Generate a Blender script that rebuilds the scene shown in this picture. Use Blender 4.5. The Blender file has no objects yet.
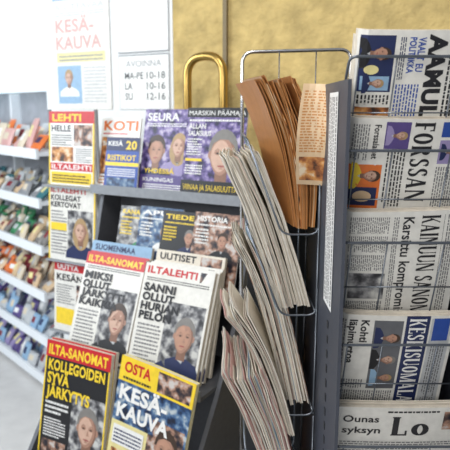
import bpy, bmesh, math, random
from mathutils import Vector, Matrix
R = random.Random(7)
scene = bpy.context.scene
COL = scene.collection
H_EYE = 1.5
scene.view_settings.view_transform = 'Standard'

# ---------------------------------------------------------------- materials
PAL = {
 'paper':(.74,.73,.69),'newsprint':(.74,.68,.58),'newsgrey':(.56,.50,.42),'white':(.82,.82,.81),'black':(.008,.008,.011),
 'ink':(.012,.012,.016),'grey':(.25,.26,.28),'lightgrey':(.50,.52,.54),'darkgrey':(.06,.065,.07),
 'red':(.52,.010,.018),'darkred':(.20,.01,.02),'orange':(.72,.17,.03),'yellow':(.84,.60,.03),'paleyellow':(.76,.68,.32),
 'blue':(.02,.07,.34),'navy':(.012,.022,.09),'lightblue':(.26,.42,.60),'purple':(.09,.06,.22),'lavender':(.30,.25,.46),
 'green':(.04,.24,.10),'teal':(.03,.16,.19),'skin':(.47,.26,.18),'skinpale':(.58,.38,.29),'skinmid':(.38,.21,.15),'skinshade':(.24,.125,.085),'lip':(.33,.10,.085),'hairbrown':(.05,.028,.018),
 'hairblond':(.40,.27,.13),'hairgrey':(.20,.19,.18),'brown':(.44,.19,.06),'beige':(.62,.45,.28),'kraft':(.46,.20,.06),'darkkraft':(.22,.09,.03),'pink':(.62,.36,.34),
 'photogrey':(.12,.125,.14),'bodytext':(.16,.16,.17),'cream':(.66,.58,.45),
}
PICS = {'pic_grey':[(.02,.02,.025),(.10,.10,.11),(.30,.30,.31),(.55,.55,.53)],
        'pic_warm':[(.03,.015,.01),(.30,.10,.03),(.60,.28,.08),(.70,.58,.42)],
        'pic_blue':[(.005,.01,.03),(.02,.06,.16),(.10,.19,.33),(.45,.5,.53)],
        'pic_purple':[(.012,.01,.04),(.06,.04,.16),(.20,.15,.36),(.50,.45,.58)],
        'pic_people':[(.01,.01,.02),(.10,.06,.05),(.42,.24,.17),(.55,.52,.5)]}
MATS = {}
def make_mat(name, col, rough=.55, metal=0., var=.10, scale=60, bump=0., bscale=80, ramp=None, bdist=.02):
    m = bpy.data.materials.new(name); m.use_nodes = True
    nt = m.node_tree; b = nt.nodes['Principled BSDF']
    b.inputs['Roughness'].default_value = rough; b.inputs['Metallic'].default_value = metal
    tc = nt.nodes.new('ShaderNodeTexCoord')
    n = nt.nodes.new('ShaderNodeTexNoise'); n.inputs['Scale'].default_value = scale; n.inputs['Detail'].default_value = 4
    r = nt.nodes.new('ShaderNodeValToRGB')
    if ramp:
        e = r.color_ramp.elements; e[0].position=.36; e[0].color=(*ramp[0],1); e[1].position=.64; e[1].color=(*ramp[-1],1)
        for i,c in enumerate(ramp[1:-1]):
            x=e.new(.36+.28*(i+1)/(len(ramp)-1)); x.color=(*c,1)
    else:
        r.color_ramp.elements[0].position = .3; r.color_ramp.elements[1].position = .7
        r.color_ramp.elements[0].color = (*[c*(1-var) for c in col], 1)
        r.color_ramp.elements[1].color = (*[min(1, c*(1+var*.5)) for c in col], 1)
    nt.links.new(tc.outputs['Object'], n.inputs['Vector'])
    nt.links.new(n.outputs['Fac'], r.inputs['Fac']); nt.links.new(r.outputs['Color'], b.inputs['Base Color'])
    if bump > 0:
        n2 = nt.nodes.new('ShaderNodeTexNoise'); n2.inputs['Scale'].default_value = bscale; n2.inputs['Detail'].default_value = 6
        bp = nt.nodes.new('ShaderNodeBump'); bp.inputs['Strength'].default_value = bump; bp.inputs['Distance'].default_value = bdist
        nt.links.new(tc.outputs['Object'], n2.inputs['Vector'])
        nt.links.new(n2.outputs['Fac'], bp.inputs['Height']); nt.links.new(bp.outputs['Normal'], b.inputs['Normal'])
    return m
def M(key):
    if key not in MATS:
        if key in PICS: MATS[key] = make_mat(key+'_print', None, .45, scale=34, ramp=PICS[key])
        else: MATS[key] = make_mat(key+'_print', PAL[key], .45)
    return MATS[key]
m_steel = make_mat('painted_grey_steel', (.06,.068,.09), .45, .2)
m_lightsteel = make_mat('pale_grey_painted_metal', (.30,.32,.35), .4, .2)
m_darksteel = make_mat('dark_grey_painted_metal', (.025,.028,.033), .5, .2)
m_standgrey = make_mat('grey_stand_metal', (.10,.105,.12), .5, .2)
m_wire = make_mat('wire_metal', (.16,.18,.21), .3, .8)
m_chrome = make_mat('chrome', (.7,.71,.73), .2, 1.)
m_brass = make_mat('polished_brass', (.50,.33,.10), .3, 1.)
m_ochre = make_mat('ochre_plaster', (.60,.45,.185), .95, 0, .30, 11, .9, 30, bdist=.016)
m_whitewall = make_mat('white_wall_paint', (.78,.80,.81), .7, 0, .05, 8, .1, 60)
m_floor = make_mat('pale_floor_vinyl', (.66,.65,.64), .35, 0, .08, 12)
m_shelf = make_mat('white_shelf_metal', (.82,.86,.90), .35, 0, .04)
m_shelfback = make_mat('grey_shelf_back', (.36,.38,.42), .5, 0, .2, 12)

# ---------------------------------------------------------------- object helpers
def link(name, data, parent=None, mat=None, label=None, cat=None, group=None, kind=None, mw=None):
    o = bpy.data.objects.new(name, data); COL.objects.link(o)
    if mat is not None: data.materials.append(mat)
    if parent is not None: o.parent = parent
    if mw is not None: o.matrix_world = mw
    if label: o['label'] = label
    if cat: o['category'] = cat
    if group: o['group'] = group
    if kind: o['kind'] = kind
    return o
def bm_box(bm, x0,x1,y0,y1,z0,z1, tf=None):
    vs = [Vector(p) for p in ((x0,y0,z0),(x1,y0,z0),(x1,y1,z0),(x0,y1,z0),(x0,y0,z1),(x1,y0,z1),(x1,y1,z1),(x0,y1,z1))]
    if tf: vs = [tf(v) for v in vs]
    v = [bm.verts.new(p) for p in vs]
    for f in ((0,3,2,1),(4,5,6,7),(0,1,5,4),(1,2,6,5),(2,3,7,6),(3,0,4,7)): bm.faces.new([v[i] for i in f])
def mesh_of(bm, name):
    bmesh.ops.recalc_face_normals(bm, faces=bm.faces)
    me = bpy.data.meshes.new(name); bm.to_mesh(me); bm.free(); return me
def tube_bm(bm, pts, r, sides=8, closed=False):
    pts = [Vector(p) for p in pts]; n = len(pts); rings = []
    prev = None
    for i,p in enumerate(pts):
        if closed: t = (pts[(i+1)%n]-pts[i-1]).normalized()
        else: t = (pts[min(i+1,n-1)]-pts[max(i-1,0)]).normalized()
        if prev is None:
            up = Vector((0,0,1)) if abs(t.z)<.9 else Vector((1,0,0))
            a = t.cross(up).normalized()
        else:
            a = (prev - t*prev.dot(t)).normalized()
        prev = a; b = t.cross(a)
        rings.append([bm.verts.new(p + a*(r*math.cos(2*math.pi*k/sides)) + b*(r*math.sin(2*math.pi*k/sides))) for k in range(sides)])
    for i in range(n if closed else n-1):
        A = rings[i]; B = rings[(i+1)%n]
        for k in range(sides):
            f = bm.faces.new((A[k],A[(k+1)%sides],B[(k+1)%sides],B[k])); f.smooth = True
    if not closed:
        bm.faces.new(rings[0]); bm.faces.new(rings[-1][::-1])
def rounded(pts, rad, seg=5, closed=False):
    pts = [Vector(p) for p in pts]; out = []; n = len(pts)
    for i,p in enumerate(pts):
        if not closed and i in (0,n-1): out.append(p); continue
        a = pts[i-1]; b = pts[(i+1)%n]
        da = (a-p); db = (b-p); r = min(rad, da.length*.49, db.length*.49)
        s = p+da.normalized()*r; e = p+db.normalized()*r
        for k in range(seg+1):
            t = k/seg; out.append(s*(1-t)**2 + p*2*t*(1-t) + e*t*t)
    return out
def frame(O,U,V):
    U = Vector(U).normalized(); V = Vector(V); V = (V-U*V.dot(U)).normalized(); N = U.cross(V)
    m = Matrix(((U.x,V.x,N.x,O[0]),(U.y,V.y,N.y,O[1]),(U.z,V.z,N.z,O[2]),(0,0,0,1)))
    return m

# ---------------------------------------------------------------- lettering
TXT = {}
def text_polys(s, bold=.018):
    key = (s,bold)
    if key in TXT: return TXT[key]
    cu = bpy.data.curves.new('tmp','FONT'); cu.body = s; cu.size = 1; cu.resolution_u = 3; cu.offset = bold
    cu.space_character = 1 + bold*1.5
    ob = bpy.data.objects.new('tmp',cu); COL.objects.link(ob)
    bpy.context.view_layer.update()
    ev = ob.evaluated_get(bpy.context.evaluated_depsgraph_get()); me = ev.to_mesh()
    polys = [[(me.vertices[i].co.x, me.vertices[i].co.y) for i in p.vertices] for p in me.polygons]
    ev.to_mesh_clear(); bpy.data.objects.remove(ob); bpy.data.curves.remove(cu)
    xs = [x for p in polys for x,_ in p] or [0,1]
    TXT[key] = (polys, min(xs), max(xs)); return TXT[key]
CAP = None
def cap_h():
    global CAP
    if CAP is None:
        p,_,_ = text_polys('H',.0); CAP = max(y for q in p for _,y in q)
    return CAP
GT=.21; GN=.075; GS=.06; GO=.035
def gq(x0,y0,x1,y1): return [(x0,y0),(x1,y0),(x1,y1),(x0,y1)]
def gserif(x0,x1,y): return gq(x0-GO,y,x1+GO,y+GS)
def gstem(x,w=GT,bot=True,top=True):
    o=[gq(x,0,x+w,1)]
    if bot:o.append(gserif(x,x+w,0))
    if top:o.append(gserif(x,x+w,1-GS))
    return o
def gdiag(xb,xt,w,y0=0,y1=1): return [[(xb,y0),(xb+w,y0),(xt+w,y1),(xt,y1)]]
def gpen(pts,wx=.105,wy=.04):
    out=[];n=len(pts);L=[]
    for i,p in enumerate(pts):
        a=pts[max(0,i-1)];b=pts[min(n-1,i+1)];dx=b[0]-a[0];dy=b[1]-a[1];l=math.hypot(dx,dy) or 1
        nx,ny=-dy/l,dx/l
        L.append(((p[0]+nx*wx,p[1]+ny*wy),(p[0]-nx*wx,p[1]-ny*wy)))
    for i in range(n-1): out.append([L[i][0],L[i+1][0],L[i+1][1],L[i][1]])
    return out
def garc(cx,cy,rx,ry,a0,a1,n=10): return [(cx+rx*math.cos(math.radians(a0+(a1-a0)*i/n)),cy+ry*math.sin(math.radians(a0+(a1-a0)*i/n))) for i in range(n+1)]
def glyph(c):
    if c=='I': return gstem(.05),.31
    if c=='L': return gstem(.05)+[gq(.05,0,.57,GS+.02),gq(.50,0,.57,.27)],.6
    if c=='E': return gstem(.05)+[gq(.05,0,.58,GS+.02),gq(.05,1-GS-.02,.56,1),gq(.2,.46,.46,.54),gq(.51,0,.58,.25),gq(.49,.77,.56,1)],.61
    if c=='F': return gstem(.05)+[gq(.05,1-GS-.02,.56,1),gq(.2,.46,.46,.54),gq(.49,.77,.56,1)],.59
    if c=='T': return gstem(.24,GT,True,False)+[gq(0.02,1-GS-.02,.67,1),gq(.02,.78,.09,1),gq(.60,.78,.67,1)],.69
    if c=='H': return gstem(.05)+gstem(.50)+[gq(.2,.46,.55,.54)],.77
    if c=='N': return gstem(.05,GN+.02,True,False)+gstem(.64,GN+.02,False,True)+gdiag(.54,.04,GT-.01),.78
    if c=='M': return gstem(.05,GN+.02)+gstem(.76,GT)+gdiag(.38,.06,GT-.05)+gdiag(.44,.78,GN+.01),1.02
    if c=='A': return gdiag(.02,.28,GN+.02)+gdiag(.47,.24,GT)+[gq(.12,.25,.52,.32),gserif(.03,.09,0),gserif(.47,.68,0)],.73
    if c=='K': return gstem(.05)+gdiag(.25,.62,GN+.02,.44,1)+gdiag(.56,.30,GT-.04,0,.60)+[gserif(.62,.72,0),gserif(.64,.68,1-GS)],.78
    if c=='O': return gpen(garc(.37,.5,.24,.455,0,360,20)),.74
    if c=='o': return gpen(garc(.34,.32,.20,.28,0,360,20)),.66
    if c=='U': return [gq(.05,.25,.05+GT,1),gserif(.05,.26,1-GS),gq(.60,.25,.67,1),gserif(.60,.67,1-GS)]+gpen(garc(.39,.27,.24,.23,180,360,10),.10,.04),.74
    if c=='S': return gpen(garc(.30,.74,.17,.22,25,180,9)+garc(.30,.74,.17,.22,180,250,4)[1:]+garc(.27,.26,.19,.22,70,0,4)+garc(.27,.26,.19,.22,0,-155,9)[1:],.095,.04)+[gq(.42,.72,.48,.98),gq(.05,.02,.11,.28)],.56
    if c=='R': return gstem(.05)+gpen(garc(.29,.75,.22,.21,90,-90,9),.10,.035)+gdiag(.50,.27,GT-.02,0,.53)+[gserif(.50,.66,0)],.75
    return [],.3
def serif_polys(s):
    x=0;out=[]
    for c in s:
        g,w=glyph(c); out+= [[(a+x,b) for a,b in p] for p in g]; x+=w+.075
    return out,0,x

class Sheet:
    LS=.00014
    def __init__(s,W,H,bg='paper'):
        s.W=W;s.H=H;s.P=[]; s.rect(0,0,1,1,bg,0)
    def add(s,pts,col,layer): s.P.append(([(x*s.W,y*s.H) for x,y in pts],layer,col))
    def rect(s,x0,y0,x1,y1,col,layer=1): s.add([(x0,y0),(x1,y0),(x1,y1),(x0,y1)],col,layer)
    def poly(s,pts,col,layer=1): s.add(pts,col,layer)
    def ell(s,cx,cy,rx,ry,col,layer=2,n=18,a0=0,a1=360):
        s.add([(cx+rx*math.cos(math.radians(a0+(a1-a0)*i/n)),cy+ry*math.sin(math.radians(a0+(a1-a0)*i/n))) for i in range(n if a1-a0==360 else n+1)],col,layer)
    def text(s,t,x0,y,x1,h,col='ink',layer=4,bold=.022,serif=False):
        if serif: polys,a,b=serif_polys(t); ch=1
        else: polys,a,b=text_polys(t,bold); ch=cap_h()
        k=(x1-x0)/max(1e-6,b-a)
        for p in polys: s.add([(x0+(px-a)*k, y+py/ch*h) for px,py in p],col,layer)
    def words(s,x0,y0,x1,y1,n,col='bodytext',layer=2,fill=.5):
        dy=(y1-y0)/n
        for i in range(n):
            x=x0; yy=y1-(i+1)*dy
            end=x1-(R.random()*.35*(x1-x0) if R.random()<.2 else 0)
            while x<end:
                w=(.005+R.random()*.012)/s.W*.6
                xe=min(x+w,end)
                s.rect(x,yy,xe,yy+dy*fill,col,layer); x=xe+.0018/s.W
    def portrait(s,cx,cy,r,skin='skin',hair='hairbrown',shirt='navy',layer=2,long=False,beard=False):
        k=s.W/s.H; ry=r*k
        def egg(sc,dx,col,lay,n=24):
            pts=[]
            for i in range(n):
                a=2*math.pi*i/n; y=math.sin(a); w=.68*(1-.24*max(0,-y)**1.5)
                pts.append((cx+dx*r+w*sc*r*math.cos(a),cy-.1*ry+1.0*sc*ry*y))
            s.add(pts,col,lay)
        lim=lambda v:max(.0,min(1.,v))
        s.poly([(lim(cx-1.9*r),lim(cy-2.7*ry)),(lim(cx-1.8*r),lim(cy-2.0*ry)),(lim(cx-1.2*r),cy-1.6*ry),(cx-.45*r,cy-1.3*ry),(cx+.45*r,cy-1.3*ry),(lim(cx+1.2*r),cy-1.6*ry),(lim(cx+1.8*r),lim(cy-2.0*ry)),(lim(cx+1.9*r),lim(cy-2.7*ry))],shirt,layer)
        s.poly([(cx-.3*r,cy-1.3*ry),(cx+.3*r,cy-1.3*ry),(cx,cy-1.8*ry)],'lightgrey',layer+1)
        if long: s.ell(cx,cy-.45*ry,1.0*r,1.4*ry,hair,layer+1)
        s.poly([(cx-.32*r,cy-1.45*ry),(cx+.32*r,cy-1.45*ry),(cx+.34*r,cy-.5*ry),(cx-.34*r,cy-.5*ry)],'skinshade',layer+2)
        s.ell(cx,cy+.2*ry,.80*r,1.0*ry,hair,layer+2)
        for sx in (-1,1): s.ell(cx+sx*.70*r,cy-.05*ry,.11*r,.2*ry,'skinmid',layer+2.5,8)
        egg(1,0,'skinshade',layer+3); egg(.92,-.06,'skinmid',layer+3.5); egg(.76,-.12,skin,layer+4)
        s.add([(cx+.74*r*math.cos(math.radians(a)),cy+(.42+.72*math.sin(math.radians(a)))*ry) for a in range(0,181,15)]+[(cx-.55*r,cy+.50*ry),(cx-.2*r,cy+.70*ry),(cx+.25*r,cy+.68*ry),(cx+.58*r,cy+.42*ry)],hair,layer+5)
        if beard: s.ell(cx,cy-.78*ry,.5*r,.3*ry,hair,layer+6)
        for sx in (-1,1):
            s.ell(cx+sx*.27*r,cy+.06*ry,.19*r,.12*ry,'skinmid',layer+6,10)
            s.ell(cx+sx*.27*r,cy+.03*ry,.10*r,.045*ry,'hairbrown',layer+7,8)
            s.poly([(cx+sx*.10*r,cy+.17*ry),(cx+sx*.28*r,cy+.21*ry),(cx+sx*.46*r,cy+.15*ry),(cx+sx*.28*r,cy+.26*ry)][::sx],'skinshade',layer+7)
        s.poly([(cx-.03*r,cy-.34*ry),(cx+.15*r,cy-.34*ry),(cx+.06*r,cy+.04*ry)],'skinmid',layer+6)
        s.ell(cx-.02*r,cy-.58*ry,.22*r,.055*ry,'lip',layer+7,10); s.ell(cx-.02*r,cy-.70*ry,.14*r,.03*ry,'skinmid',layer+7,8)
    def mesh(s,name,bend=None,cu=0,cv=0,back=False):
        bm=bmesh.new(); keys=[]
        for pts,layer,col in s.P:
            if col not in keys: keys.append(col)
            vs=[bm.verts.new((x,y,.0004+layer*s.LS)) for x,y in pts]
            try: f=bm.faces.new(vs)
            except Exception: continue
            f.material_index=keys.index(col)
        if bend:
            for i in range(1,cu):
                bmesh.ops.bisect_plane(bm,geom=bm.verts[:]+bm.edges[:]+bm.faces[:],plane_co=(s.W*i/cu,0,0),plane_no=(1,0,0))
            for i in range(1,cv):
                bmesh.ops.bisect_plane(bm,geom=bm.verts[:]+bm.edges[:]+bm.faces[:],plane_co=(0,s.H*i/cv,0),plane_no=(0,1,0))
            for v in bm.verts: v.co.z+=bend(v.co.x,v.co.y)
        for f in bm.faces:
            f.normal_update()
            if f.normal.z<0: f.normal_flip()
        me=bpy.data.meshes.new(name); bm.to_mesh(me); bm.free()
        for k in keys: me.materials.append(M(k))
        return me

def leaves_mesh(name,W,H,thick,n,bend,nu=4,nv=8,ragged=.002,keys=('newsprint',),fill=.72,flare=0):
    bm=bmesh.new(); step=thick/n
    for L in range(n):
        h0=-thick+L*step; h1=h0+step*fill
        du=R.uniform(-ragged,0) ; dv=R.uniform(-ragged*1.5,0)
        fl=flare*(L-(n-1)/2)/max(1,n-1)+flare*.25*R.uniform(-1,1)
        g=[]
        for h in (h0,h1):
            g.append([[bm.verts.new((i/nu*(W+du)+(0 if L==n-1 else -du*.8), j/nv*(H+dv), h+fl*(j/nv)**2+(bend(i/nu*W,j/nv*H) if bend else 0))) for j in range(nv+1)] for i in range(nu+1)])
        mi=L%len(keys)
        def F(*v):
            f=bm.faces.new(v); f.material_index=mi; f.smooth=False
        for i in range(nu):
            for j in range(nv):
                F(g[1][i][j],g[1][i+1][j],g[1][i+1][j+1],g[1][i][j+1]); F(g[0][i][j],g[0][i][j+1],g[0][i+1][j+1],g[0][i+1][j])
        for i in range(nu):
            F(g[0][i][0],g[0][i+1][0],g[1][i+1][0],g[1][i][0]); F(g[0][i][nv],g[1][i][nv],g[1][i+1][nv],g[0][i+1][nv])
        for j in range(nv):
            F(g[0][0][j],g[1][0][j],g[1][0][j+1],g[0][0][j+1]); F(g[0][nu][j],g[0][nu][j+1],g[1][nu][j+1],g[1][nu][j])
    me=bpy.data.meshes.new(name); bm.to_mesh(me); bm.free()
    for k in keys: me.materials.append(M(k))
    return me

def printed(name,sheet,mw,thick,leaves,label,cat,group=None,bend=None,cu=5,cv=5,keys=('newsprint',),cover='front_page'):
    body=link(name,leaves_mesh(name,sheet.W,sheet.H,thick,leaves,bend,nu=max(4,cu),nv=max(4,cv),keys=keys),label=label,cat=cat,group=group,mw=mw)
    c=link(cover,sheet.mesh(cover,bend,cu,cv),parent=body)
    return body

# ================================================================ CAMERA
cam=bpy.data.cameras.new('camera'); cam.lens=48; cam.sensor_width=36; cam.clip_start=.05
cam.dof.use_dof=True; cam.dof.focus_distance=1.22; cam.dof.aperture_fstop=6.0
co=bpy.data.objects.new('camera',cam); COL.objects.link(co)
co.location=(0,0,H_EYE); co.rotation_euler=(math.radians(90-10.9),0,0); scene.camera=co

# ================================================================ STAND FRAME
A=Vector((-.866,.5,0)); Nn=Vector((-.5,-.866,0)); O0=Vector((.05,1.95,0))
def P(s,d,z): return O0+A*s+Nn*d+Vector((0,0,z))
def sbox(bm,s0,s1,d0,d1,z0,z1): bm_box(bm,s0,s1,d0,d1,z0,z1,lambda v:P(v.x,v.y,v.z))

# ---------------------------------------------------------------- room
def struct(name,fn,mat,kind='structure'):
    bm=bmesh.new(); fn(bm); return link(name,mesh_of(bm,name),mat=mat,kind=kind)
struct('floor',lambda bm:bm_box(bm,-4,3,-1,6.5,-.05,0),m_floor)
struct('wall_back',lambda bm:sbox(bm,-2.6,.50,-.47,-.35,0,2.8),m_ochre)
struct('wall_side',lambda bm:sbox(bm,.502,1.22,-.47,-.35,0,2.8),m_whitewall)
struct('trim_1',lambda bm:sbox(bm,.245,.262,-.349,-.335,0,2.8),make_mat('dark_ochre_trim',(.20,.15,.07),.5))
struct('baseboard_back',lambda bm:sbox(bm,-2.6,.24,-.349,-.335,0,.09),m_darksteel)

# ---------------------------------------------------------------- posters on the wall
def wall_flat(name,W,H,s,z,draw,label,cat,bg='white'):
    sh=Sheet(W,H,bg); draw(sh)
    body=link(name,leaves_mesh(name,W,H,.002,1,None,nu=1,nv=1,keys=('paper',)),label=label,cat=cat,mw=frame(P(s,-.346,z),-A,(0,0,1)))
    link('printed_face',sh.mesh('printed_face'),parent=body)
def d_poster(s):
    s.rect(.04,.91,.96,.97,'lightblue'); s.text('ILTA',.1,.92,.5,.04,'pink')
    s.text('ASUTTAVAA',.08,.83,.92,.045,'lightgrey',bold=0); s.words(.08,.78,.92,.82,2,'lightgrey')
    s.text('KESÄ-',.08,.65,.74,.10,'pink',bold=.02); s.text('KAUVA',.08,.51,.86,.10,'pink',bold=.02)
    s.rect(.08,.40,.92,.48,'paleyellow'); s.words(.12,.41,.88,.47,2,'grey'); s.rect(.08,.05,.5,.37,'lightblue'); s.portrait(.28,.27,.09,'skinpale','hairblond','white',2); s.words(.54,.06,.92,.37,11,'lightgrey')
wall_flat('poster',.34,.52,1.165,1.50,d_poster,'pale advertising poster with faded headline lettering taped to wall','poster','paper')
def d_hours(s):
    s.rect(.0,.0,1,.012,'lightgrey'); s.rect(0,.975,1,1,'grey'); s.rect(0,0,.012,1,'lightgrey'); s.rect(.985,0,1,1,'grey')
    s.text('AVOINNA',.15,.78,.85,.11,'grey',bold=.0)
    for i,(a,b) in enumerate((('MA-PE','10-18'),('LA','10-16'),('SU','12-16'))):
        s.text(a,.12,.56-.19*i,.12+.075*len(a),.12,'darkgrey',bold=.01); s.text(b,.56,.56-.19*i,.92,.12,'darkgrey',bold=.01)
wall_flat('notice_sheet',.262,.225,.78,1.50,d_hours,'white notice sheet with opening hours stuck on wall','notice')
def d_note(s):
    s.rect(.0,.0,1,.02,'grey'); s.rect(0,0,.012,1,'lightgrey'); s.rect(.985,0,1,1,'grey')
    s.words(.15,.5,.85,.65,3,'lightgrey',fill=.25)
wall_flat('notice_sheet',.262,.26,.78,1.732,d_note,'nearly blank white notice sheet on wall','notice')

# ---------------------------------------------------------------- shelf unit with candy
SD=Vector((-.66,.751,0)); SB=Vector((.751,.66,0)); S0=Vector((-.93,3.0,0))
def Q(v): return S0+SD*v.x+SB*v.y+Vector((0,0,v.z))
unit=bpy.data.objects.new('shelf_unit',None); COL.objects.link(unit); unit.location=S0
unit['label']='tall white metal shop shelving unit filled with candy packets'; unit['category']='shelf'
LV=[.06,.297,.546,.795,1.04,1.29]
def part(name,fn,mat,parent,label=None):
    bm=bmesh.new(); fn(bm); o=link(name,mesh_of(bm,name),mat=mat,label=label)
    o.parent=parent; o.matrix_parent_inverse=parent.matrix_world.inverted(); return o
bpy.context.view_layer.update()
part('back_panel',lambda bm:bm_box(bm,0,2.2,.36,.39,0,1.60,Q),m_shelfback,unit)
m_glow=bpy.data.materials.new('background_glow'); m_glow.use_nodes=True  # emission imitating the overexposed white background, not a lit sign
nt=m_glow.node_tree; b=nt.nodes['Principled BSDF']; nz=nt.nodes.new('ShaderNodeTexNoise'); nz.inputs['Scale'].default_value=2.5
rr=nt.nodes.new('ShaderNodeValToRGB'); rr.color_ramp.elements[0].position=.35; rr.color_ramp.elements[1].position=.6; rr.color_ramp.elements[0].color=(.55,.74,.84,1); rr.color_ramp.elements[1].color=(.95,1,1,1)
nt.links.new(nz.outputs['Fac'],rr.inputs['Fac']); nt.links.new(rr.outputs['Color'],b.inputs['Emission Color']); b.inputs['Emission Strength'].default_value=1.2
part('glow_panel',lambda bm:bm_box(bm,0,2.2,.12,.39,1.61,2.45,Q),m_glow,unit,'added glowing panel standing in for bright washed-out background')  # added glowing block for the upper-left brightness
for x in (0,1.05,2.1):
    part('upright',lambda bm:bm_box(bm,x-.015,x+.015,.30,.36,0,1.60,Q),m_shelf,unit)
for z in LV:
    b=part('shelf_board',lambda bm:bm_box(bm,0,2.2,.004,.355,z-.02,z,Q),m_shelf,unit)
    part('price_rail',lambda bm:bm_box(bm,0,2.2,-.012,.003,z-.034,z+.016,Q),m_shelf,b)
def bag_mesh(name,w,h,t,key,key2):
    bm=bmesh.new(); nx,nz=8,8
    def th_(i,j):
        a=math.sin(math.pi*i/nx); b=math.sin(math.pi*j/nz); return t*.5*(max(0,a)*max(0,b))**.3
    F=[[bm.verts.new((w*(i/nx-.5),-th_(i,j)-.001,h*j/nz)) for j in range(nz+1)] for i in range(nx+1)]
    B=[[bm.verts.new((w*(i/nx-.5), th_(i,j)+.001,h*j/nz)) for j in range(nz+1)] for i in range(nx+1)]
    for i in range(nx):
        for j in range(nz):
            f=bm.faces.new((F[i][j],F[i+1][j],F[i+1][j+1],F[i][j+1])); f.material_index=1 if 2<=i<=5 and 3<=j<=5 else 0
            f=bm.faces.new((B[i][j],B[i][j+1],B[i+1][j+1],B[i+1][j]))
    for i in range(nx):
        bm.faces.new((F[i][0],B[i][0],B[i+1][0],F[i+1][0])); bm.faces.new((F[i][nz],F[i+1][nz],B[i+1][nz],B[i][nz]))
    for j in range(nz):
        bm.faces.new((F[0][j],F[0][j+1],B[0][j+1],B[0][j])); bm.faces.new((F[nx][j],B[nx][j],B[nx][j+1],F[nx][j+1]))
    me=mesh_of(bm,name); me.materials.append(M(key)); me.materials.append(M(key2)); return me
rows=[('lavender','lightblue','lightgrey','purple'),('purple','lightblue','lavender','lightgrey'),('beige','darkred','orange','cream'),('hairgrey','beige','green','cream'),('grey','lightgrey','teal','beige'),('pink','cream','orange','lightgrey')]
cname={'grey':'grey','lavender':'lavender','navy':'navy','darkred':'dark red','beige':'beige','brown':'brown','green':'green','teal':'teal','lightgrey':'silver','orange':'orange','pink':'pink','cream':'cream','purple':'purple','hairgrey':'grey','darkgrey':'dark grey','red':'red','lightblue':'light blue'}
bags={}
for zi,z in enumerate(LV):
    cs=rows[zi]; big=zi>=5
    for dy in ((.06,.16,.26) if not big else (.07,.2)):
        x=.04
        while x<1.35:
            k=cs[R.randrange(4)]; k2=R.choice(('lightgrey','cream','white','darkred','navy','paleyellow')); shp=R.randrange(3)
            w_,h_=((.07,.10),(.09,.08),(.055,.12))[shp]
            if big: w_*=1.35; h_*=1.35
            key=(k,k2,shp,big)
            if key not in bags: bags[key]=bag_mesh('candy_bag',w_,h_,.03,k,k2)
            o=link('candy_bag',bags[key],label=f'small {cname[k]} plastic candy packet on white shop shelf',cat='candy bag',group='candy packets on the shop shelves')
            tilt=R.uniform(.3,1.0)
            hs=R.uniform(.85,1.1)
            rot=Matrix(((SD.x,SB.x,0,0),(SD.y,SB.y,0,0),(0,0,1,0),(0,0,0,1)))
            o.matrix_world=Matrix.Translation(Q(Vector((x+w_*.5,dy+R.uniform(-.012,.012)-.04,z+.004))))@rot@Matrix.Rotation(R.uniform(-.2,.2),4,'Z')@Matrix.Rotation(-tilt,4,'X')@Matrix.Diagonal((1,1,hs,1))
            x+=w_+R.uniform(.0,.015)
# ---------------------------------------------------------------- brass hoop
bm=bmesh.new()
pts=[P(.335,-.2,0.0),P(.335,-.2,1.69),P(.18,-.2,1.69),P(.18,-.2,0.0)]
tube_bm(bm,rounded(pts,.075,10),.016,12)
hp=link('brass_hoop',mesh_of(bm,'brass_hoop'),mat=m_brass,label='polished brass tube hoop standing behind the magazine stand',cat='rail')

# ================================================================ MAGAZINE STAND
stand=bpy.data.objects.new('magazine_stand',None); COL.objects.link(stand); stand.location=P(.3,.1,0)
stand['label']='grey metal tiered stand displaying magazines and tabloids'; stand['category']='magazine stand'
bpy.context.view_layer.update()
SE=.575
prof=[(-.10,0),(.44,0),(.44,.34),(.24,.62),(.10,.86),(.01,1.19),(-.10,1.19)]
def side(bm,s0,s1):
    a=[bm.verts.new(P(s0,d,z)) for d,z in prof]; b=[bm.verts.new(P(s1,d,z)) for d,z in prof]; n=len(prof)
    bm.faces.new(a); bm.faces.new(b[::-1])
    for i in range(n): bm.faces.new((a[i],a[(i+1)%n],b[(i+1)%n],b[i]))
for s in (-.055,SE): part('side_panel',lambda bm:side(bm,s,s+.015),m_standgrey,stand)
part('back_panel',lambda bm:sbox(bm,-.04,SE,-.10,-.085,0,1.30),m_standgrey,stand)
for d0,d1,z in ((-.08,.035,1.205),(-.05,.105,.895),(.02,.315,.655),(.2,.46,.35)):
    s1=.615 if z>1.1 else SE
    t=part('tier_shelf',lambda bm:sbox(bm,-.04,s1,d0,d1,z-.012,z),m_standgrey,stand)
    part('front_lip',lambda bm:sbox(bm,-.04,s1,d1+.0005,d1+.005,z-.012,z+.022),m_lightsteel,t)
part('corner_post',lambda bm:tube_bm(bm,[P(-.075,-.09,0),P(-.075,-.09,1.0)],.012,12),m_lightsteel,stand)
slim=bpy.data.objects.new('display_frame',None); COL.objects.link(slim); slim.location=P(.75,-.03,0)
slim['label']='slim pale metal display frame holding tabloids one above another'; slim['category']='display stand'
bpy.context.view_layer.update()
for s in (.635,.875): part('upright',lambda bm:tube_bm(bm,[P(s,-.03,0.01),P(s,-.03,1.50)],.008,10),m_lightsteel,slim)
part('base_plate',lambda bm:sbox(bm,.625,.885,-.15,.10,0,.012),m_lightsteel,slim)
for z in (.60,.90,1.20):
    part('ledge',lambda bm:sbox(bm,.625,.88,-.025,.03,z,z+.008),m_lightsteel,slim)

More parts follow.
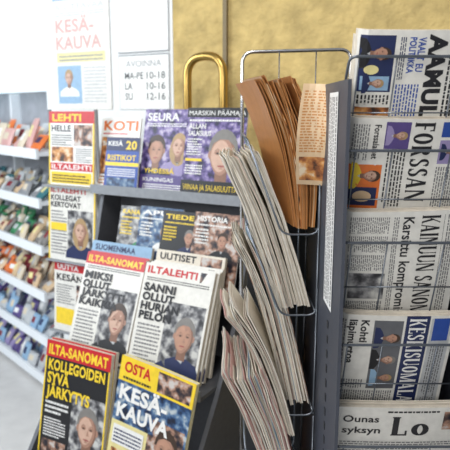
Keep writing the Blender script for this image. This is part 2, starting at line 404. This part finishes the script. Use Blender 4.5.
def place(s,db,zb,dt,W,H,tilt=0,sheet=None):
    U=-A; dd=dt-db; V=(Nn*dd+Vector((0,0,math.sqrt(H*H-dd*dd)))).normalized()
    return frame(P(s,db,zb),U,V)@Matrix.Rotation(tilt,4,'Z')
def item(name,s,db,zb,dt,W,H,draw,bg,label,cat,thick=.006,leaves=3,tilt=0,group=None,curl=.0,keys=('paper',),cover='cover'):
    sh=Sheet(W,H,bg); draw(sh)
    bend=(lambda u,v:-curl*((v/H)**2)-curl*.6*math.sin(u/W*3.14)) if curl else None
    return printed(name,sh,place(s,db,zb,dt,W,H,tilt),thick,leaves,label,cat,group,bend,1 if not bend else 5,1 if not bend else 6,keys,cover)
def c_a(s):
    s.text('KOTI',.06,.82,.94,.13,'orange',bold=.03); s.words(.06,.76,.7,.80,1,'red')
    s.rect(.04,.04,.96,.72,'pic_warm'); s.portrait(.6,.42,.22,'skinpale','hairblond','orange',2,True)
    s.text('SÄÄSTÄ',.08,.60,.6,.06,'white',14); s.words(.08,.06,.6,.2,3,'white',14)
def c_b(s):
    s.rect(0,.74,1,1,'navy'); s.text('20',.60,.78,.92,.15,'yellow',bold=.03); s.text('KESÄ',.06,.84,.5,.08,'white')
    s.rect(0,.45,1,.52,'yellow'); s.text('RISTIKOT',.06,.56,.92,.1,'yellow',bold=.03); s.words(.08,.25,.92,.42,4,'white'); s.rect(.08,.04,.92,.22,'pic_blue')
def c_c(s):
    s.rect(0,0,1,1,'pic_purple',1); s.text('SEURA',.06,.86,.70,.09,'white',bold=.02); s.words(.06,.79,.9,.84,2,'white')
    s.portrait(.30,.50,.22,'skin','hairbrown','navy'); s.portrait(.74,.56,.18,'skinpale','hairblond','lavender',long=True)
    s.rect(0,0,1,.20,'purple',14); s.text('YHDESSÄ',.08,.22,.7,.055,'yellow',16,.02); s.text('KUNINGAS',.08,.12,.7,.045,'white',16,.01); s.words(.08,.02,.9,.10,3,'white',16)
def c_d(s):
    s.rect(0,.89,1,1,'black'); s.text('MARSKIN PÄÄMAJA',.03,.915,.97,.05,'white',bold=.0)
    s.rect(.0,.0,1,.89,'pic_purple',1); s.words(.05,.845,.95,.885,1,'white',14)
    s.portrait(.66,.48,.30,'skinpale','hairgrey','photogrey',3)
    s.text('ALLAN',.05,.76,.34,.055,'white',14,.02); s.text('SALAISUUS',.05,.68,.44,.055,'white',14,.02)
    s.words(.05,.46,.30,.66,7,'white',14); s.rect(.04,.39,.32,.42,'yellow',14); s.words(.05,.24,.34,.36,4,'white',14)
    s.rect(0,0,1,.17,'black',14); s.text('VIINAA JA SALAISUUTTA',.04,.06,.96,.065,'yellow',16,.0)
def c_e(s):
    s.rect(0,.84,1,1,'red'); s.text('LEHTI',.08,.87,.72,.09,'yellow',bold=.03); s.text('HELLE',.06,.73,.5,.08,'ink',bold=.03); s.rect(.56,.54,.96,.82,'pic_people'); s.words(.06,.54,.52,.70,5,'ink'); s.rect(0,0,.03,.84,'yellow',3); s.rect(.97,0,1,.84,'yellow',3)
    s.rect(0,.20,1,.30,'red'); s.text('ILTALEHTI',.06,.22,.94,.06,'white'); s.rect(.06,.32,.55,.52,'pic_warm'); s.words(.6,.32,.95,.52,7); s.rect(.05,.02,.95,.18,'yellow'); s.words(.08,.04,.9,.16,3,'ink',3)
item('newspaper',.868,0.0,1.209,-.02,.235,.285,c_e,'white','tabloid newspaper with red and yellow masthead in slim frame','newspaper',.01,4,keys=('newsprint',),cover='front_page',group='tabloids on the magazine stand')
item('magazine',.64,-.02,1.213,-.075,.185,.262,c_a,'white','white magazine cover with orange title, blond woman portrait','magazine',group='magazines on the top tier')
item('magazine',.575,.012,1.212,-.02,.155,.19,c_b,'blue','small blue puzzle magazine with yellow lettering','magazine',group='magazines on the top tier')
item('magazine',.43,-.012,1.212,-.072,.215,.295,c_c,'lavender','lavender magazine cover with two people','magazine',group='magazines on the top tier')
item('magazine',.235,.006,1.212,-.055,.235,.30,c_d,'purple','dark purple magazine cover with grey-haired man portrait','magazine',group='magazines on the top tier')
def mk2(bg,title,tc,p,k):
    def f(s):
        s.rect(0,0,1,1,k,1); s.text(title,.06,.89,.70,.06,tc,bold=.03); s.words(.06,.83,.8,.87,1,tc)
        s.portrait(.64,.66,.13,*p); s.words(.06,.6,.35,.81,5,tc,14)
    return f
t2=[(.50,'black','KANAVA','yellow',('skin','hairbrown','green'),'pic_grey','black magazine with yellow title'),
    (.405,'navy','APU','white',('skinpale','hairblond','white'),'pic_blue','navy magazine with white title'),
    (.30,'teal','TIEDE','yellow',('skin','hairgrey','navy'),'black','teal magazine with yellow title'),
    (.165,'darkred','HISTORIA','white',('skin','hairbrown','black'),'pic_people','dark magazine with white title'),]
for i,(s,bg,ti,tc,p,k,l) in enumerate(t2):
    item('magazine',s,.072+.004*i,.90,.0+.004*i,.185,.262+.006*(i%2),mk2(bg,ti,tc,p,k),bg,l+' on second tier','magazine',group='magazines on the second tier')
def c_left2(s):
    s.text('ILTALEHTI',.05,.90,.80,.065,'red',bold=.03)
    s.text('KOLLEGAT',.05,.80,.70,.065,'ink',bold=.04); s.text('KERTOVAT',.05,.71,.70,.065,'ink',bold=.04); s.rect(.42,.05,.95,.68,'pic_grey'); s.portrait(.70,.42,.17,'skinpale','hairblond','navy',2,True); s.words(.06,.08,.40,.68,14); s.rect(.05,.4,.40,.5,'yellow',4)
    s.rect(0,0,.03,1,'yellow',3); s.rect(.97,0,1,1,'yellow',3); s.rect(0,.97,1,1,'yellow',3)
item('newspaper',.87,.022,.909,.0,.245,.30,c_left2,'paper','yellow-bordered tabloid with black headline in slim frame','newspaper',.012,4,keys=('newsprint',),cover='front_page',group='tabloids on the magazine stand')
def c_f(s):
    s.rect(0,.90,1,1,'lightblue'); s.text('SUOMENMAA',.06,.92,.74,.05,'navy',bold=.03); s.words(.05,.5,.95,.88,12); s.rect(.1,.2,.9,.48,'pic_grey')
def c_g(s):
    s.text('UUTISET',.06,.92,.6,.055,'ink',bold=.03); s.rect(.66,.86,.96,.98,'pic_people'); s.words(.05,.5,.95,.88,12)
for s,f in ((.56,c_f),(.27,c_g)):
    item('newspaper',s,.195,.66,.095,.27,.385,f,'newsprint','folded newspaper tucked behind tabloids on third tier','newspaper',.012,4,keys=('newsprint','newsgrey'),cover='front_page',group='tabloids on the magazine stand')
def il(lines,sub,pp,sano=False):
    def f(s):
        s.rect(.0,.885,1,1,'paper')
        if sano: s.rect(0,.885,1,1,'red',1.5); s.text('ILTA-SANOMAT',.04,.91,.96,.06,'yellow',bold=.03)
        else: s.text('ILTALEHTI',.04,.91,.76,.06,'red',bold=.04); s.rect(.80,.89,.97,.98,'pic_people')
        s.words(.05,.84,.95,.88,2,'ink')
        s.rect(.42,.10,.97,.68,'pic_grey'); s.portrait(.73,.40,.19,*pp)
        y=.745
        for l in lines:
            s.text(l,.04,y,.04+min(.76,.092*len(l)),.066,'ink',14,.05); y-=.086
        s.words(.05,.12,.39,y+.06,10,'bodytext'); s.rect(.02,.02,.98,.09,'pic_warm'); s.text(sub,.06,.03,.6,.04,'white')
    return f
grp='tabloids on the magazine stand'
for j in range(3):
    item('newspaper',.268+.004*j,.240+.018*j,.660,.120+.018*j,.27,.36,il(('SANNI','OLLUT','HURJAN','PELON'),'VIIKONLOPPU',('skin','hairgrey','navy')),'paper','white tabloid with red lettered masthead and black headline on third tier','newspaper',.014,6,R.uniform(-.01,.01),grp,.008,('newsprint','newsgrey'),'front_page')
for j in range(2):
    item('newspaper',.550,.25+.018*j,.662,.125+.018*j,.262,.362,il(('MIKSI','OLLUT','JÄRKYTTI','KAIKKIA'),'TÄNÄÄN',('skinpale','hairbrown','black'),True),'paper','white tabloid with red band masthead and black headline on third tier','newspaper',.014,6,R.uniform(-.01,.01),grp,.008,('newsprint','newsgrey'),'front_page')
def c_left3(s):
    s.rect(0,.88,1,1,'red'); s.text('UUTTA',.08,.90,.6,.07,'white',bold=.03); s.text('KESÄN',.06,.74,.7,.09,'ink',bold=.03); s.words(.06,.4,.5,.70,8); s.rect(.55,.1,.95,.70,'pic_people'); s.rect(.05,.1,.5,.34,'yellow')
item('newspaper',.862,.022,.609,.0,.22,.285,c_left3,'paper','white tabloid with red header in slim frame','newspaper',.01,4,keys=('newsprint',),cover='front_page',group=grp)
def c_is(s):
    s.rect(0,.86,1,1,'red'); s.text('ILTA-SANOMAT',.04,.885,.96,.08,'yellow',bold=.035)
    s.rect(0,0,1,.86,'black'); s.rect(0,0,.02,.86,'yellow',2); s.rect(.98,0,1,.86,'yellow',2)
    s.text('KOLLEGOIDEN',.06,.755,.94,.085,'yellow',14,bold=.035); s.text('SYVÄ',.06,.64,.40,.088,'yellow',14,bold=.035); s.text('JÄRKYTYS',.06,.525,.74,.088,'yellow',14,bold=.035)
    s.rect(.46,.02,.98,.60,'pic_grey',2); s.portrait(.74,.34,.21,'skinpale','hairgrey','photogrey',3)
    s.words(.06,.38,.42,.50,3,'white',3); s.words(.06,.18,.40,.35,7,'white',3); s.rect(.05,.03,.42,.15,'pic_people',3)
def c_os(s):
    s.rect(0,.80,1,1,'yellow'); s.text('OSTA',.06,.88,.42,.08,'red',bold=.035); s.rect(.5,.82,.96,.98,'pic_people',2); s.words(.06,.82,.45,.86,1,'ink')
    s.rect(0,0,1,.80,'paleyellow'); s.rect(0,.47,1,.80,'pic_blue',2); s.rect(.5,.05,.97,.60,'pic_people',2.5); s.portrait(.76,.40,.19,'skin','hairbrown','navy',3)
    s.text('KESÄ-',.05,.66,.70,.11,'white',14,.04); s.text('KAUVA',.05,.51,.76,.11,'white',14,.04); s.rect(.04,.28,.46,.44,'white',14); s.words(.06,.30,.44,.42,4,'navy',16); s.rect(.05,.05,.44,.24,'pic_warm',3)
for j in range(2):
    item('newspaper',.548,.405+.02*j,.355,.335+.02*j,.28,.39,c_is,'yellow','black and yellow tabloid with red masthead on lowest tier','newspaper',.016,6,0,grp,.006,('newsprint','newsgrey'),'front_page')
item('newspaper',.258,.42,.376,.37,.275,.39,c_os,'yellow','yellow and blue summer tabloid leaning askew on lowest tier','newspaper',.018,6,-.12,grp,.006,('paleyellow','newsprint'),'front_page')

# ================================================================ NEWSPAPER RACK
rack=bpy.data.objects.new('newspaper_rack',None); COL.objects.link(rack); rack.location=(.32,1.2,0)
rack['label']='tall dark grey steel newspaper rack with wire pockets on two faces'; rack['category']='newspaper rack'
bpy.context.view_layer.update()
XL=.207
part('side_panel',lambda bm:bm_box(bm,.197,.203,.985,1.42,.25,1.548),m_steel,rack)
# white label strip with columns of small print running down the panel
ls=Sheet(.40,.085,'white')
for a,b_ in ((.80,.94),(.58,.68),(.42,.52),(.26,.36),(.08,.18)): ls.words(.02,a,.98,b_,1,'bodytext',fill=.75)
lb=link('label_strip',ls.mesh('label_strip'),label='narrow white label with small vertical print')
lb.matrix_world=frame((.1962,1.145,1.53),(0,0,-1),(0,-1,0))
bpy.context.view_layer.update()
lb.parent=rack; lb.matrix_parent_inverse=rack.matrix_world.inverted()
def slots(bm):
    z=.40
    while z<1.10:
        bm_box(bm,.1955,.1968,1.085,1.095,z,z+.014); z+=.03
part('slot_row',slots,m_darksteel,rack)
part('back_panel',lambda bm:bm_box(bm,.2035,.47,1.335,1.345,.25,1.535),m_steel,rack)
part('side_panel',lambda bm:bm_box(bm,.471,.477,.985,1.345,.25,1.535),m_steel,rack)
part('center_column',lambda bm:tube_bm(bm,[(.34,1.36,.02),(.34,1.36,1.50)],.02,16),m_darksteel,rack)
part('base_plate',lambda bm:tube_bm(bm,[(.34,1.36,0),(.34,1.36,.02)],.26,32),m_darksteel,rack)
def hoop(bm):
    tube_bm(bm,rounded([(.045,1.60,.5),(.045,1.60,1.645),(.325,1.60,1.652),(.325,1.60,.5)],.03,6),.0048,8)
    tube_bm(bm,[(.045,1.60,.52),(.325,1.60,.52)],.004,8)
    tube_bm(bm,[(.325,1.60,1.2),(.325,1.36,1.2)],.004,8); tube_bm(bm,[(.325,1.60,.6),(.325,1.36,.6)],.004,8)
    for x in (.14,.235): tube_bm(bm,[(x,1.60,.52),(x,1.60,1.646)],.002,6)
part('wire_hoop',hoop,m_chrome,rack,'chrome wire hoop')
part('inner_panel',lambda bm:bm_box(bm,.06,.30,1.565,1.575,.3,1.36),m_darksteel,rack)
DZT=[.131,-.014,-.179,-.370,-.559]; DZW=[.086,-.069,-.2295,-.419,-.621]
for pi_,(zt,zw) in enumerate(zip(DZT,DZW)):
    def pocket(bm):
        zt_=H_EYE+zw; zb=H_EYE+zt-.30
        yb=1.145; yt=1.026
        if pi_==0: loop=[(XL,1.12,1.45),(XL,yt+.02,zt_-.02),(XL,yt,zt_),(.462,yt,zt_),(.462,yt+.02,zt_-.02),(.462,1.12,1.45)]
        else: loop=[(XL,1.33,zt_),(XL,yt,zt_),(.462,yt,zt_),(.462,1.33,zt_)]
        tube_bm(bm,rounded(loop,.012,4),.0026,8)
        tube_bm(bm,rounded([(XL+.001,1.33,zb),(XL+.001,yb-.025,zb),(.462,yb-.025,zb),(.462,1.33,zb)],.012,4),.0022,8)
        for x in (.222,.285,.385,.455):
            tube_bm(bm,rounded([(x,yt,zt_),(x,yb-.027,zb),(x,1.19,zb)],.01,4),.0014,6)
        k=.36
        zm=zt_*(1-k)+zb*k; ym=yt*(1-k)+(yb-.027)*k-.001
        tube_bm(bm,[(XL+.001,ym,zm),(.462,ym,zm)],.0014,6)
    part('wire_pocket',pocket,m_wire,rack)
def fp(zt,draw,bg,label,x=.213,yt=1.05,rot=0,W=.275,H=.215,ph=0,amp=.0014):
    sh=Sheet(W,H,bg); draw(sh)
    U=Vector((0,.27,-.963)); mw=frame((x,yt,H_EYE+zt),U,(1,0,0))@Matrix.Rotation(rot,4,'Z')
    bend=lambda u,v:.005*math.sin(v/H*math.pi)-.002+amp*math.sin(u*26+ph+v*12)-.010*max(0,1-v/(H*.08))**2
    return printed('newspaper',sh,mw,.018,7,label,'newspaper','newspapers in the front wire pockets',bend,8,14,('newsprint','newsgrey'))
# page coords: x across page (runs downward), y from fold to page top (runs to the right)
def n_aamu(s):
    s.text('AAMULEHTI',.02,.56,.86,.13,'ink',bold=.05)
    s.words(.03,.73,.97,.97,7,'ink')
    s.rect(.03,0.02,.38,.29,'navy'); s.portrait(.14,.19,.05,'skin','hairbrown','black',2); s.ell(.24,.12,.03,.06,'paleyellow',3); s.rect(.28,.04,.37,.27,'lightblue',3); s.portrait(.325,.18,.035,'skinpale','hairblond','navy',4)
    s.words(.40,.03,.46,.3,9,'ink'); s.rect(.48,.02,.70,.30,'pic_warm'); s.words(.72,.03,.95,.3,10)
    s.text('VAALIT',.04,.47,.18,.055,'blue',bold=.03); s.text('EU',.20,.47,.25,.055,'blue',bold=.03); s.text('POLITIIKKA',.04,.40,.26,.05,'blue',bold=.03); s.words(.04,.33,.3,.38,3,'navy')
    s.words(.33,.33,.60,.53,8,'blue')
    s.rect(.62,.33,.95,.53,'pic_blue')
def n_fors(s):
    s.text('FORSSAN LEHTI',.02,.53,.96,.165,'ink',serif=True)
    s.rect(.02,.76,.12,.95,'blue'); s.rect(.14,.76,.3,.95,'lavender'); s.portrait(.22,.88,.03,'skin','hairbrown','navy',2); s.words(.32,.76,.95,.95,9)
    s.rect(.02,.3,.20,.50,'purple'); s.portrait(.11,.43,.035,'skinpale','hairblond','lavender',2); s.words(.22,.34,.60,.50,6,'ink')
    s.text('Forssalaiset',.04,.21,.27,.05,'ink'); s.words(.04,.04,.28,.18,7)
    s.rect(.31,.02,.62,.31,'orange'); s.portrait(.39,.23,.05,'skinpale','hairbrown','yellow',2); s.rect(.47,.04,.60,.29,'navy',2); s.ell(.535,.17,.04,.08,'beige',3); s.words(.64,.03,.95,.5,18)
def n_kai(s):
    s.text('KAINUUN SANOMAT',.03,.65,.93,.155,'ink',serif=True)
    s.words(.03,.87,.96,.95,4); s.rect(.03,.84,.97,.843,'ink')
    s.text('Karsittu kompromissi',.04,.50,.84,.085,'ink',bold=.02)
    s.words(.04,.42,.9,.47,3)
    for a in (.04,.18,.32): s.words(a,.06,a+.12,.39,20)
    s.rect(.46,.08,.66,.39,'pic_grey',2); s.words(.68,.06,.95,.39,20)
def n_kes(s):
    s.rect(.02,.79,.98,.97,'lightgrey'); s.rect(0,.57,1,.775,'navy'); s.text('KESKISUOMALAINEN',.02,.60,.98,.145,'white',serif=True)
    s.rect(.02,.81,.2,.95,'blue',2); s.words(.24,.82,.95,.95,6)
    s.rect(.04,.30,.62,.55,'photogrey'); s.portrait(.18,.47,.045,'skin','hairbrown','navy',2); s.portrait(.36,.46,.045,'skinpale','hairgrey','black',2); s.portrait(.52,.46,.04,'skin','hairblond','lightblue',2)
    s.text('Kohti',.04,.19,.22,.065,'ink',bold=.03); s.text('läpimurtoa',.04,.09,.40,.065,'ink',bold=.03); s.words(.04,.03,.5,.07,2); s.words(.64,.05,.95,.55,24); s.words(.54,.05,.62,.27,10)
def n_lo(s):
    s.text('Lo',.44,.75,.76,.17,'ink',serif=True); s.text('Ounas',.06,.87,.34,.055,'ink'); s.text('syksyn',.06,.77,.36,.055,'ink'); s.rect(.84,.80,.98,.96,'pic_people')
    s.words(.4,.955,.8,.985,1,'ink')
    s.words(.05,.3,.95,.70,20)
for rep in (1,0):
    o=.022*rep
    fp(DZT[0]-o*.3,n_aamu,'paper','newspaper with bold black masthead and blue headlines in top pocket',yt=1.05+o,x=.226)
    fp(DZT[1]-o*.3,n_fors,'paper','newspaper with serif masthead and orange photographs in wire pocket',yt=1.05+o,x=.215,rot=-.012,ph=1.2)
    fp(DZT[2]-o*.3,n_kai,'paper','newspaper with large serif masthead and black headline in wire pocket',yt=1.05+o,x=.2115,rot=.02,ph=2.5)
    fp(DZT[3]-o*.3,n_kes,'paper','newspaper with white lettering on navy masthead band in wire pocket',yt=1.05+o,x=.212,rot=-.012,ph=4)
shl=Sheet(.245,.28,'paper'); n_lo(shl)
printed('newspaper',shl,frame((.211,1.125,H_EYE-.551-.27),(1,0,0),(0,-.27,.963)),.02,7,'newspaper with large black serif letters in lowest pocket','newspaper','newspapers in the front wire pockets',lambda u,v:.004*math.sin(u*12),6,2,('newsprint','newsgrey'))

# ---------------------------------------------------------------- side pockets & stacks
def stack(n,xb,zb,xt,zt,y,W,curve,keysets,label,group,thick,leaves=4,yaw=-.1,droop=.02,jit=.008,rag=.004,flare=.004):
    for i in range(n):
        t=i/(n-1)
        B=Vector((xb[0]+t*(xb[1]-xb[0]),0,zb+R.uniform(-.003,.003))); Tp=Vector((xt[0]+t*(xt[1]-xt[0])+R.uniform(-.003,.003),0,zt+R.uniform(-jit,jit)))
        Hh=(Tp-B).length; V=(Tp-B).normalized()
        a=yaw*(1-t*.5)+R.uniform(-.02,.02)
        mw=frame((B.x,y+R.uniform(-jit,jit*.8),B.z),(math.sin(a),math.cos(a),0),V)
        c=curve*(1+R.uniform(-.3,.3)); ph=R.uniform(0,6.28); dr=droop*R.uniform(.2,1.4)*(1-t*.4); w2=R.uniform(.0004,.0014)
        bend=lambda u,v,c=c,Hh=Hh,ph=ph,dr=dr,w2=w2: c*math.sin(math.pi*v/Hh)+w2*math.sin(v*52+ph)*(v/Hh)-dr*max(0,(v/Hh-.6)/.4)**2+.003*math.sin(u/W*5+ph)*(v/Hh)
        link('newspaper',leaves_mesh('newspaper',W,Hh,thick*R.uniform(.8,1.2),leaves,bend,5,18,rag,keysets[i%len(keysets)],.84,flare*R.uniform(.4,1.3)),label=label,cat='newspaper',group=group,mw=mw)
N1=('newsprint','newsgrey','paper'); N2=('newsprint','paper','newsprint','newsgrey'); N3=('newsprint','pink','newsprint','paper'); N4=('pic_people','newsprint','paper','newsprint'); N5=('kraft','darkkraft','brown'); N6=('brown','beige','kraft'); N7=('newsprint','lightblue','paper','newsprint'); N8=('beige','kraft','pic_warm','brown')
stack(8,(.152,.19),H_EYE-.245,(.074,.150),H_EYE+.062,1.25,.20,.014,(N5,N6,N8,N6,N5,N8,N5,N6),'brown-orange folded newspaper standing in wire side pocket','newspapers in the upper side pocket',.0065,4,-.18,.014,.010,.006,.007)
stack(10,(.120,.184),H_EYE-.418,(.002,.072),H_EYE-.088,1.24,.26,.006,(N1,N2,N1,N2,N3,N2,N1),'folded cream newsprint paper leaning outward in wire side pocket','newspapers in the middle side pocket',.0064,5,-.02,.008,.010,.006)
stack(8,(.138,.188),H_EYE-.640,(.034,.094),H_EYE-.268,1.24,.26,.006,(N1,N4,N2,N3,N7,N3),'folded newspaper leaning outward in lower wire side pocket','newspapers in the lower side pocket',.0064,5,-.02,.012,.012,.008,.006)
stack(5,(.130,.152),H_EYE-.70,(.016,.048),H_EYE-.410,1.20,.2,.008,(N3,N4,N2,N1),'folded newspaper sagging outward in lower wire side pocket','newspapers in the lower side pocket',.006,5,-.03,.018,.012,.008,.007)
stack(8,(.135,.188),H_EYE-.92,(.010,.084),H_EYE-.550,1.20,.26,.006,(N3,N3,N4,N2,N3,N7),'folded pinkish newspaper leaning outward in bottom wire side pocket','newspapers in the bottom side pocket',.0075,6,-.02,.014,.012,.008,.008)
shk=Sheet(.070,.20,'beige'); shk.words(.08,.35,.92,.95,22,'kraft'); shk.rect(.08,.05,.92,.30,'pic_warm')
printed('newspaper',shk,frame((.146,1.222,H_EYE-.150),(.90,-.30,-.05),(-.36,.02,1)),.004,3,'beige printed newspaper page curling over the brown bundle','newspaper','newspapers in the upper side pocket',lambda u,v:.020*math.sin(v/.20*3.1)+.003*math.sin(u*60+v*20)-.010*math.sin(u/.070*3.1)-.016*(v/.20)**4,6,14,('brown','beige','kraft'))
for zb,zt in ((-.25,.05),(-.425,-.11),(-.655,-.31),(-.93,-.60)):
    def sp(bm):
        for y in (1.215,1.40,1.54):
            tube_bm(bm,rounded([(.194,y,H_EYE+zt-.06),(.193,y,H_EYE+zb-.004),(.118,y,H_EYE+zb-.004),(.045,y,H_EYE+zb+.19)],.02,6),.0022,8)
        tube_bm(bm,[(.045,1.215,H_EYE+zb+.19),(.045,1.54,H_EYE+zb+.19)],.0022,8)
        tube_bm(bm,[(.193,1.215,H_EYE+zb),(.193,1.60,H_EYE+zb)],.0022,8)
    part('side_wire_pocket',sp,m_wire,rack)

# ================================================================ LIGHT
w=bpy.data.worlds.new('world'); scene.world=w; w.use_nodes=True
w.node_tree.nodes['Background'].inputs['Color'].default_value=(.88,.93,1,1); w.node_tree.nodes['Background'].inputs['Strength'].default_value=.31
def area(name,loc,target,size,power,col=(1,1,1)):
    l=bpy.data.lights.new(name,'AREA'); l.energy=power; l.size=size; l.color=col
    o=bpy.data.objects.new(name,l); COL.objects.link(o); o.location=loc
    o.rotation_euler=(Vector(target)-Vector(loc)).to_track_quat('-Z','Y').to_euler()
area('ceiling_light',(-.4,.5,2.9),(0,1.8,1),.8,25,(1,.97,.92))
area('front_fill_light',(-.7,-.8,1.8),(.1,1.4,1.1),.9,23,(1,.97,.92))  # added soft fill from behind the camera, lifts the dark newspaper edges
area('window_light',(-3.0,1.6,2.2),(-1.2,3.2,1),1.4,76,(.88,.95,1))
